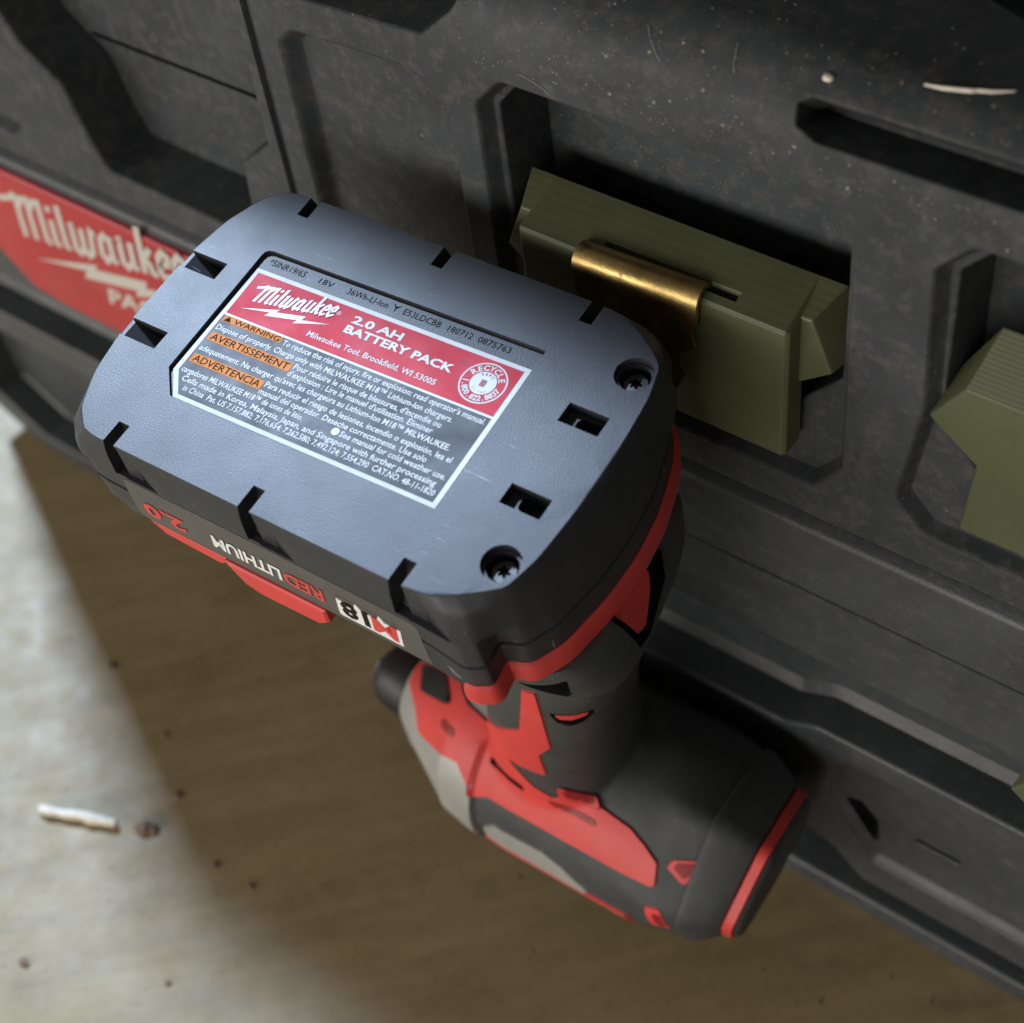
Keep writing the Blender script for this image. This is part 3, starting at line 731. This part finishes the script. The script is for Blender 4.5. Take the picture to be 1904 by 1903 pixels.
# handle and head: one continuous grip shell ---------------------------------------
AX = -172.0
def uring(u, r, n=72, sq=1.0, cv=0, cw=AX):
    sl_ = .15 * min(1, max(0, (u - 73) / 12)); bx_ = .75 * min(1, max(0, (u - 58) / 14)); out = []
    for k in range(n):
        a = 2 * math.pi * k / n; d = math.degrees(a) - 42
        d = (d + 30) % 60 - 30
        q = r * (1 + bx_ * (.955 / math.cos(math.radians(d)) - 1))
        out.append((u + sl_ * q * math.cos(a), cv - q * math.sin(a), cw + q * sq * math.cos(a)))
    return out
mb = MB()
mb.loft([uring(u, r) for u, r in ((-24, 10), (-23, 14), (-3, 26.5), (8, 29), (20, 30), (60, 30.6), (69, 30.0), (75, 28.4), (80, 25.8), (84, 23.0), (88, 21), (89.6, 18), (90, 8))], True, True)
mb.loft([ell(43.5, 0, 19.5, 19.0, -40, NF, 2.3), ell(42, 0, 20, 18.6, -56, NF, 2.3), ell(39.6, 0, 20, 18.0, -72, NF, 2.3), ell(36, 0, 19.6, 18.4, -90, NF, 2.3), ell(32.5, 0, 19.4, 19.2, -108, NF, 2.3), ell(30, 0, 19.6, 20.0, -126, NF, 2.3), ell(28.5, 0, 20.5, 20.6, -142, NF, 2.3), ell(28, 0, 22, 21, -158, NF, 2.3)], True, True)
grip = mb.obj('grip_housing', 'rubber', None, angle=0)
md = grip.modifiers.new('r', 'REMESH'); md.mode = 'VOXEL'; md.voxel_size = 1.15 * MM
md = grip.modifiers.new('s', 'SMOOTH'); md.factor = .5; md.iterations = 9
dg = bpy.context.evaluated_depsgraph_get()
gm = bpy.data.meshes.new_from_object(grip.evaluated_get(dg)); grip.modifiers.clear(); grip.data = gm; gm.name = 'grip_housing'
for p in gm.polygons: p.use_smooth = True
if not gm.materials: gm.materials.append(M['rubber'])
grip.parent = drv
gb = BVHTree.FromPolygons([v.co / MM for v in gm.vertices], [tuple(p.vertices) for p in gm.polygons])
def near(u, w):
    h = gb.ray_cast(Vector((u, -80, w)), Vector((0, 1, 0)))
    return h[0].y if h[0] is not None else -5.0
GEAR = ((-30, 9), (-29.6, 12), (-27, 14), (-22, 17.5), (-20, 18.4), (-3.6, 28.2), (-3.0, 28.9), (6, 30.6), (9.4, 30.8), (9.6, 29))
def gear_r(u):
    for (a, ra), (b, rb) in zip(GEAR, GEAR[1:]):
        if a <= u <= b: return ra + (rb - ra) * (u - a) / (b - a)
    return 0
def polar(u, th):
    a = math.radians(th); d = Vector((0, -math.sin(a), math.cos(a)))
    h = gb.ray_cast(Vector((u, 0, AX)) + d * 70, -d)
    r = (h[0] - Vector((u, 0, AX))).length if h[0] is not None else 10
    return max(r, gear_r(u)), d
def head_patch(name, poly, off, material, rd=1.0, parent=drv, lab_=None):
    """panel on the head; polygon in (u, theta degrees; 0 = side nearest the battery, 90 = outer flank)"""
    K = .52   # mm per degree
    P = ccw([(u, t * K) for u, t in poly]); P = fillet(P, rd, seg=3); P = densify(P, 1.6)
    xs = [p[0] for p in P]; ys = [p[1] for p in P]
    g = [(x, y) for x in [min(xs) + 1.5 * i for i in range(int((max(xs) - min(xs)) / 1.5) + 1)] for y in [min(ys) + 1.5 * i for i in range(int((max(ys) - min(ys)) / 1.5) + 1)]]
    g = [p for p in g if min((p[0] - q[0]) ** 2 + (p[1] - q[1]) ** 2 for q in P) > .6]
    v, t = fill(P, (), g)
    def mp(x, y, o):
        r, d = polar(x, y / K); q = Vector((x, 0, AX)) + d * (r + o); return tuple(q)
    mb = MB(); mb.add([mp(x, y, off) for x, y in v], t)
    e = inset(P, -.35)
    mb.loft([[mp(x, y, off) for x, y in P], [mp(x, y, off - .25) for x, y in inset(P, -.2)], [mp(x, y, -1.0) for x, y in e]], False, False)
    o = mb.obj(name, material, parent, angle=40)
    if lab_: o['label'] = lab_
    return o
def side_patch(name, poly, off, material, rd=.8, parent=drv, bvh=None):
    """panel on the near flank of the handle; polygon in (u, w)"""
    P = fillet(ccw(poly), rd, seg=3); P = densify(P, 1.2)
    xs = [p[0] for p in P]; ys = [p[1] for p in P]
    g = [(min(xs) + 1.4 * i, min(ys) + 1.4 * j) for i in range(int((max(xs) - min(xs)) / 1.4) + 1) for j in range(int((max(ys) - min(ys)) / 1.4) + 1)]
    g = [p for p in g if min((p[0] - q[0]) ** 2 + (p[1] - q[1]) ** 2 for q in P) > .5]
    v, t = fill(P, (), g)
    def nr(u, w):
        h = (bvh or gb).ray_cast(Vector((u, -80, w)), Vector((0, 1, 0))); return h[0].y if h[0] is not None else -5.0
    mb = MB(); mb.add([(x, nr(x, y) - off, y) for x, y in v], t)
    mb.loft([[(x, nr(x, y) - off, y) for x, y in P], [(x, nr(x, y) + 1, y) for x, y in inset(P, -.3)]], False, False)
    return mb.obj(name, material, parent, angle=40)
rp = head_patch('red_side_panel', [(-17, -6), (-29, -10), (-28, 20), (-21, 36), (-15.9, 52), (-3, 47), (3.3, 45), (8.3, 54), (9, 63), (14.9, 56), (69, 56.5), (67.6, 43), (63, 37), (58, 32.5), (48, 30), (39, 32), (35.8, 35), (31, 33), (25, 27), (20, 20), (7, 18), (-.3, 15), (-5, 9), (-8.2, 2)], .8, 'red', rd=1.4)
head_patch('front_lens', [(-27, -6), (-21, 21), (-6, 20), (-15, 1)], 1.3, 'black', rd=1.5)
head_patch('housing_slot', [(12.4, 33), (13, 37), (26.8, 39.5), (26.5, 36)], .95, 'dark', rd=.8)
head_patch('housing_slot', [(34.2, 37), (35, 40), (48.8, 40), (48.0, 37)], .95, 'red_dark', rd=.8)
head_patch('screw_boss', [(-7.6, 28.5), (-6.6, 33.5), (-.2, 34.5), (-.8, 29.5)], .95, 'red_dark', rd=1.4)
head_patch('housing_rib', [(38.3, 34), (38.3, 28), (46.2, 26), (48.6, 31)], 1.6, 'red', rd=1.0)
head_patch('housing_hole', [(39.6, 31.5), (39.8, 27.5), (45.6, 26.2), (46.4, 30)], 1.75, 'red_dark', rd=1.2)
head_patch('name_plate', [(13.4, 84), (17.8, 74.5), (34.5, 73), (41, 77), (49, 89), (46, 97), (14.5, 97)], .8, 'gear', rd=1.6)
head_patch('name_plate_edge', [(13.0, 94), (12.6, 102), (62, 105), (60, 97)], .9, 'red', rd=1)
head_patch('bumper_vent', [(70.4, 43), (71.4, 38), (77.6, 33), (79, 36.5), (75.8, 50)], .35, 'red', rd=1.0)
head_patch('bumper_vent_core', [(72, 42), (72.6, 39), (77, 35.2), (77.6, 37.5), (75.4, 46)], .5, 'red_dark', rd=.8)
head_patch('bumper_vent', [(67.8, 69), (72, 68), (74, 90), (68.8, 91)], .35, 'red', rd=1.2)
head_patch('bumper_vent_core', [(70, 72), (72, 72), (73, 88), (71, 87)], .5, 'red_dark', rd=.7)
side_patch('red_grip_panel', [(38.4, -79.5), (42.1, -78.5), (40.6, -109.5), (36.5, -116), (36.5, -128), (22, -129), (10, -137), (12.5, -127.5), (21, -116.5), (32.9, -105)], .55, 'red', rd=.5)
side_patch('grip_slot', [(43.6, -88.6), (52.8, -88.8), (52.0, -91.8), (50.0, -94.6), (47.4, -96.0), (44.8, -93.6)], .12, 'dark', rd=.7)  # flat dark patch, inner shade of the slot put into its colour
side_patch('grip_slot_insert', [(44.8, -89.0), (52.0, -89.2), (51.2, -90.8), (48.2, -92.0), (45.8, -91.2)], .26, 'red', rd=.6)
side_patch('foot_slot', [(54.5, -38.6), (60, -36.0), (65.6, -33.6), (66, -39), (63.4, -43.4), (59, -44.6), (56, -43)], .15, 'dark', rd=.7, bvh=fbvh)  # surface patch with the slot's shade as colour, nothing is cut
# rear red ring
mb = MB(); mb.loft([uring(u, r) for u, r in ((86.0, 21), (86.2, 22.8), (86.5, 23.1), (89.0, 22.7), (89.3, 22.3), (89.4, 20.4))], False, False)
mb.obj('rear_ring', 'red', drv, angle=40)
mb = MB(); mb.loft([uring(u, r) for u, r in ((75.6, 27.6), (76.2, 29.0), (78, 28.8), (82.6, 26.2), (85.6, 23.6), (86.1, 22))], False, False)
mb.obj('rear_bumper', 'rubber', drv, angle=40)
mb = MB(); mb.loft([uring(u, r) for u, r in ((89.3, 20.4), (89.5, 21.8), (90.2, 21.4), (91, 20), (91.4, 16), (91.5, 8))], False, True)
mb.obj('rear_cap', 'rubber', drv, angle=40)
# gearcase and collet
mb = MB(); mb.loft([uring(u, r) for u, r in GEAR], True, False)
mb.obj('gearcase', 'gear', drv, angle=18)
mb = MB(); mb.loft([uring(u, r) for u, r in ((-43, 4), (-43, 7.6), (-42, 8.9), (-39, 10.4), (-33, 11.2), (-30.5, 11.0), (-29.4, 9.6))], True, True)
mb.obj('collet', 'black', drv, angle=30)
mb = MB(); mb.loft([uring(u, 3.4, 6) for u in (-46, -43)], True, True); mb.obj('bit_socket', 'steel', drv, angle=20)
# trigger
mb = MB(); mb.loft([ell(13.5, 0, 4.5, 6, -138, 32, 2.4), ell(13, 0, 5.4, 7, -130, 32, 2.4), ell(14.5, 0, 5.6, 7, -118, 32, 2.4), ell(18, 0, 5.5, 7, -106, 32, 2.4), ell(20, 0, 4.5, 5.5, -101, 32, 2.4)], True, True)
mb.obj('trigger', 'black', drv, angle=40)
# latch window on the rear of the foot
def foot_u(w):
    T_ = ((-47, 69.2), (-45.8, 70.2), (-42.5, 70.7), (-38, 70.0), (-34, 67.8), (-32, 65.6), (-28, 65.5))
    for (a_, ua), (b_, ub) in zip(T_, T_[1:]):
        if a_ <= w <= b_: return ua + (ub - ua) * (w - a_) / (b_ - a_)
    return 66
def rear_patch(name, poly, off, material):
    P = densify(ccw(poly), 1.0); v, t = fill(P, (), [(x * 1.1, y * 1.1) for x in range(-14, 10) for y in range(-42, -28)])
    cv = lambda v_: -abs(v_ / 33) ** 4.6 * 6 - .16 * v_
    mb = MB(); mb.add([(foot_u(y) + off + cv(x), x, y) for x, y in v], t)
    mb.loft([[(foot_u(y) + off + cv(x), x, y) for x, y in P], [(foot_u(y) - 1.5 + cv(x), x, y) for x, y in P]], False, False)
    return mb.obj(name, material, drv, angle=40)
rear_patch('latch_window', [(-12.6, -31.6), (6.5, -31.6), (8.0, -34.5), (4.0, -38.5), (-7, -42.6), (-11.6, -41.0)], .12, 'dark')
rear_patch('latch', [(-11.4, -31.4), (1.6, -31.4), (1.8, -33.6), (-.8, -35.6), (-7.6, -38.4), (-10.4, -37.4)], .3, 'red')

# belt clip: bent strip, path in (v, w), width along u -------------------------------
cp = []
for k in range(0, 13):       # bend over the lip
    a = math.radians(-10 + k * 200 / 12)
    cp.append((50.8 + 3.3 * math.cos(a), -4.2 + 3.3 * math.sin(a)))
cp += [(47.2, -8), (46.6, -12), (46.3, -15), (45.9, -18), (45.4, -21), (45.0, -24), (44.0, -30), (39, -36), (33, -39.5)]
cp = [(53.8, -7.2), (53.85, -6.2)] + cp
mb = MB()
def clip_half(i):
    v, w = cp[i]
    for a_, b_, c_ in ((-9, 25.5, 56.4), (-13, 26.3, 55.0), (-16, 26.0, 55.6), (-19, 29.0, 52.0), (-22, 29.6, 51.8), (-25, 29, 53.0), (-31, 31, 50.5)):
        if w > a_: return (b_, c_)
    return (33, 48)
rings = []
for i in range(len(cp)):
    a = Vector(cp[max(0, i - 1)]); b = Vector(cp[min(len(cp) - 1, i + 1)]); t = (b - a).normalized(); nn = Vector((-t.y, t.x)) * .55
    u0, u1 = clip_half(i); p = Vector(cp[i])
    rings.append([(u0, p.x + nn.x, p.y + nn.y), (u1, p.x + nn.x, p.y + nn.y), (u1, p.x - nn.x, p.y - nn.y), (u0, p.x - nn.x, p.y - nn.y)])
mb.loft(rings, True, True)
clip = mb.obj('belt_clip', 'brass', drv, angle=50)
clip['label'] = 'gold plated bent metal belt clip'

# ================================================================== SMALL THINGS
def rag_stick(name, a, b, r, material, label, cat, bumps=7, flat_=.7, sag=0):
    A, B = Vector(a), Vector(b); mb = MB(); pts = []; rr = []
    for k in range(bumps + 1):
        t = k / bumps; p = A.lerp(B, t); p.z += random.uniform(-.06, .06) * r; p.x += random.uniform(-.15, .15) * r; p.y += random.uniform(-.15, .15) * r + sag * math.sin(t * math.pi)
        pts.append(p); rr.append(r * random.uniform(.66, 1.12) * (1 if 0 < k < bumps else .75))
    mid = (A + B) / 2; base = Vector((mid.x, mid.y, min(A.z, B.z) - r))
    mb.tube([p - base for p in pts], rr, 7)
    o = mb.obj(name, material, None, angle=60); o.location = base * MM
    tag(o, label, cat); return o
rag_stick('wood_stick', (-140, -120, FZ + 2.0), (-113.6, -109.4, FZ + 2.0), 2.0, 'straw', 'short pale splintered wood stick lying on the sunlit concrete', 'stick', 9)
mb = MB()
for k, (dx, dy, r) in enumerate(((0, 0, 2.6), (2.6, 1.4, 2.0), (-2.2, -1, 1.6))):
    mb.loft([[(dx + r * s * math.cos(a) * random.uniform(.85, 1.15), dy + r * s * math.sin(a) * random.uniform(.85, 1.15), z) for a in [i * .7854 for i in range(8)]] for s, z in ((.8, 0.02), (1, r * .5), (.7, r * 1.0), (.2, r * 1.2))], True, True)
o = mb.obj('bark_crumb', 'brown', None, angle=60); o.location = Vector((-104.5, -105, FZ)) * MM; tag(o, 'brown bark crumb on the concrete next to the wood stick', 'crumb')
mb = MB()
SP = [(0, 0, .25, .15), (3.5, .5, .5, .3), (8.2, 2.0, .55, .35), (9.0, 2.6, .42, .3), (11.5, 3.5, .5, .3), (14.6, 5.3, .3, .2)]
mb.loft([[(x - hw * .4, y - hw, 0), (x + hw * .4, y + hw, .02), (x + hw * .3, y + hw * .7, t * 1.6), (x - hw * .3, y - hw * .6, t * 2)] for x, y, hw, t in SP], True, True)
o = mb.obj('wood_sliver', 'straw', None, angle=20); o.location = Vector((91.6, 10.8, 60.2)) * MM; tag(o, 'thin white wood sliver lying on the dusty toolbox lid', 'sliver')
mb = MB(); mb.loft([[(1.3 * s * math.cos(a) * random.uniform(.7, 1.2), 1.0 * s * math.sin(a) * random.uniform(.7, 1.2), z) for a in [i * .7854 for i in range(8)]] for s, z in ((.9, 0), (1, .5), (.6, .9))], True, True)
o = mb.obj('paint_flake', 'straw', None, angle=60); o.location = Vector((74.4, 7.2, 58.0)) * MM; tag(o, 'small white flake on the edge of the toolbox lid', 'flake')
rag_stick('wood_chip', (117.5, 7.5, -205.6), (128, 7.5, -205.6), 2.2, 'straw', 'pale wood chip caught in the lower groove of the toolbox', 'chip', 5)
# specks on the floor
crumbs = [(-162.9, -64.7, 2.0), (-104.4, -89.8, 1.8), (-75.3, -101.9, 1.5), (-104.0, -161.0, 2.0), (-60.3, -101.2, 1.4), (-125, -75, 1.2), (-60, -140, 1.3)]
names = ['between the wood stick and the battery shadow', 'beside the shadow edge past the bark crumb', 'on the shadow edge', 'alone on the pale concrete', 'inside the shadow edge', 'close by the toolbox', 'in the open']
mb = MB()
for x, y, r in crumbs:
    mb.loft([[(x + r * s * math.cos(a) * random.uniform(.6, 1.3), y + r * s * .7 * math.sin(a) * random.uniform(.6, 1.3), FZ + z) for a in [i * .9 for i in range(7)]] for s, z in ((1, .02), (.9, r * .35), (.4, r * .5))], True, True)
for _ in range(50):
    x, y, r = random.uniform(-260, 130), random.uniform(-210, -12), random.uniform(.15, .5)
    mb.loft([[(x + r * s * math.cos(a), y + r * s * math.sin(a), FZ + z) for a in [i * 1.2566 for i in range(5)]] for s, z in ((1, .02), (.5, r * .6))], True, True)
o = mb.obj('floor_grit', 'brown', None, angle=60); o['kind'] = 'stuff'; o['label'] = 'dark grit scattered over the concrete'; o['category'] = 'grit'
# dust and lint on the toolbox
mb = MB()
for _ in range(1500):
    x = random.uniform(-60, 160); h = 40 + abs(random.gauss(0, 18))
    if -104 < x < -8 and h < 66: continue
    if x > 69 and 47 < h < 58.5: continue
    if h > 84: continue
    r = random.choice((.08, .1, .13, .18)) * random.uniform(.7, 1.3)
    if random.random() < .02: r = .4
    c = Vector(lidmap(x, h, -.02)); a0 = random.random() * 6
    p = [lidmap(x + r * math.cos(a0 + k * 1.57) * random.uniform(.5, 1.4), h + r * math.sin(a0 + k * 1.57) * random.uniform(.5, 1.4), -.02) for k in range(4)]
    top = lidmap(x, h, -.02 - r * .8)
    mb.add(p + [top], [(0, 1, 4), (1, 2, 4), (2, 3, 4), (3, 0, 4)])
for _ in range(500):
    x = random.uniform(-4, 85); h = random.uniform(-40, 36); d = 3.2 if not (0 < x < 82 and -20 < h < 33) else 20.6
    if 0 < x < 82 and h < 10: continue
    if d == 3.2 and (x < 3 or x > 82 or h > 33): continue
    r = random.choice((.08, .1, .15)); a0 = random.random() * 6
    p = [lidmap(x + r * math.cos(a0 + k * 1.57), h + r * math.sin(a0 + k * 1.57), d - .02) for k in range(4)]
    mb.add(p + [lidmap(x, h, d - r)], [(0, 1, 4), (1, 2, 4), (2, 3, 4), (3, 0, 4)])
o = mb.obj('lid_dust', 'dust', None, smooth=False); o['kind'] = 'stuff'; o['label'] = 'pale dust specks on the toolbox lid'; o['category'] = 'dust'
def fibre(x, h, L_, ang, curl, label):
    pts = []; a = ang
    for k in range(9):
        pts.append(lidmap(x, h, -.22)); x += L_ / 8 * math.cos(a); h += L_ / 8 * math.sin(a); a += curl / 8
    b = Vector(pts[0]); mb = MB(); mb.tube([Vector(p) - b for p in pts], .07, 5)
    o = mb.obj('lint_fibre', 'fibre', None, angle=60); o.location = b * MM
    tag(o, label, 'lint', 'lint fibres on the toolbox lid')
fibre(8, 41.5, 8, -.1, -.5, 'pale curved lint fibre just over the hook recess of the toolbox')
fibre(36, 60, 8, -1.0, .4, 'long pale lint fibre on the rounded toolbox lid edge left of the slot')
fibre(55, 62, 6, -1.4, .3, 'short pale lint fibre near the white flake on the lid')
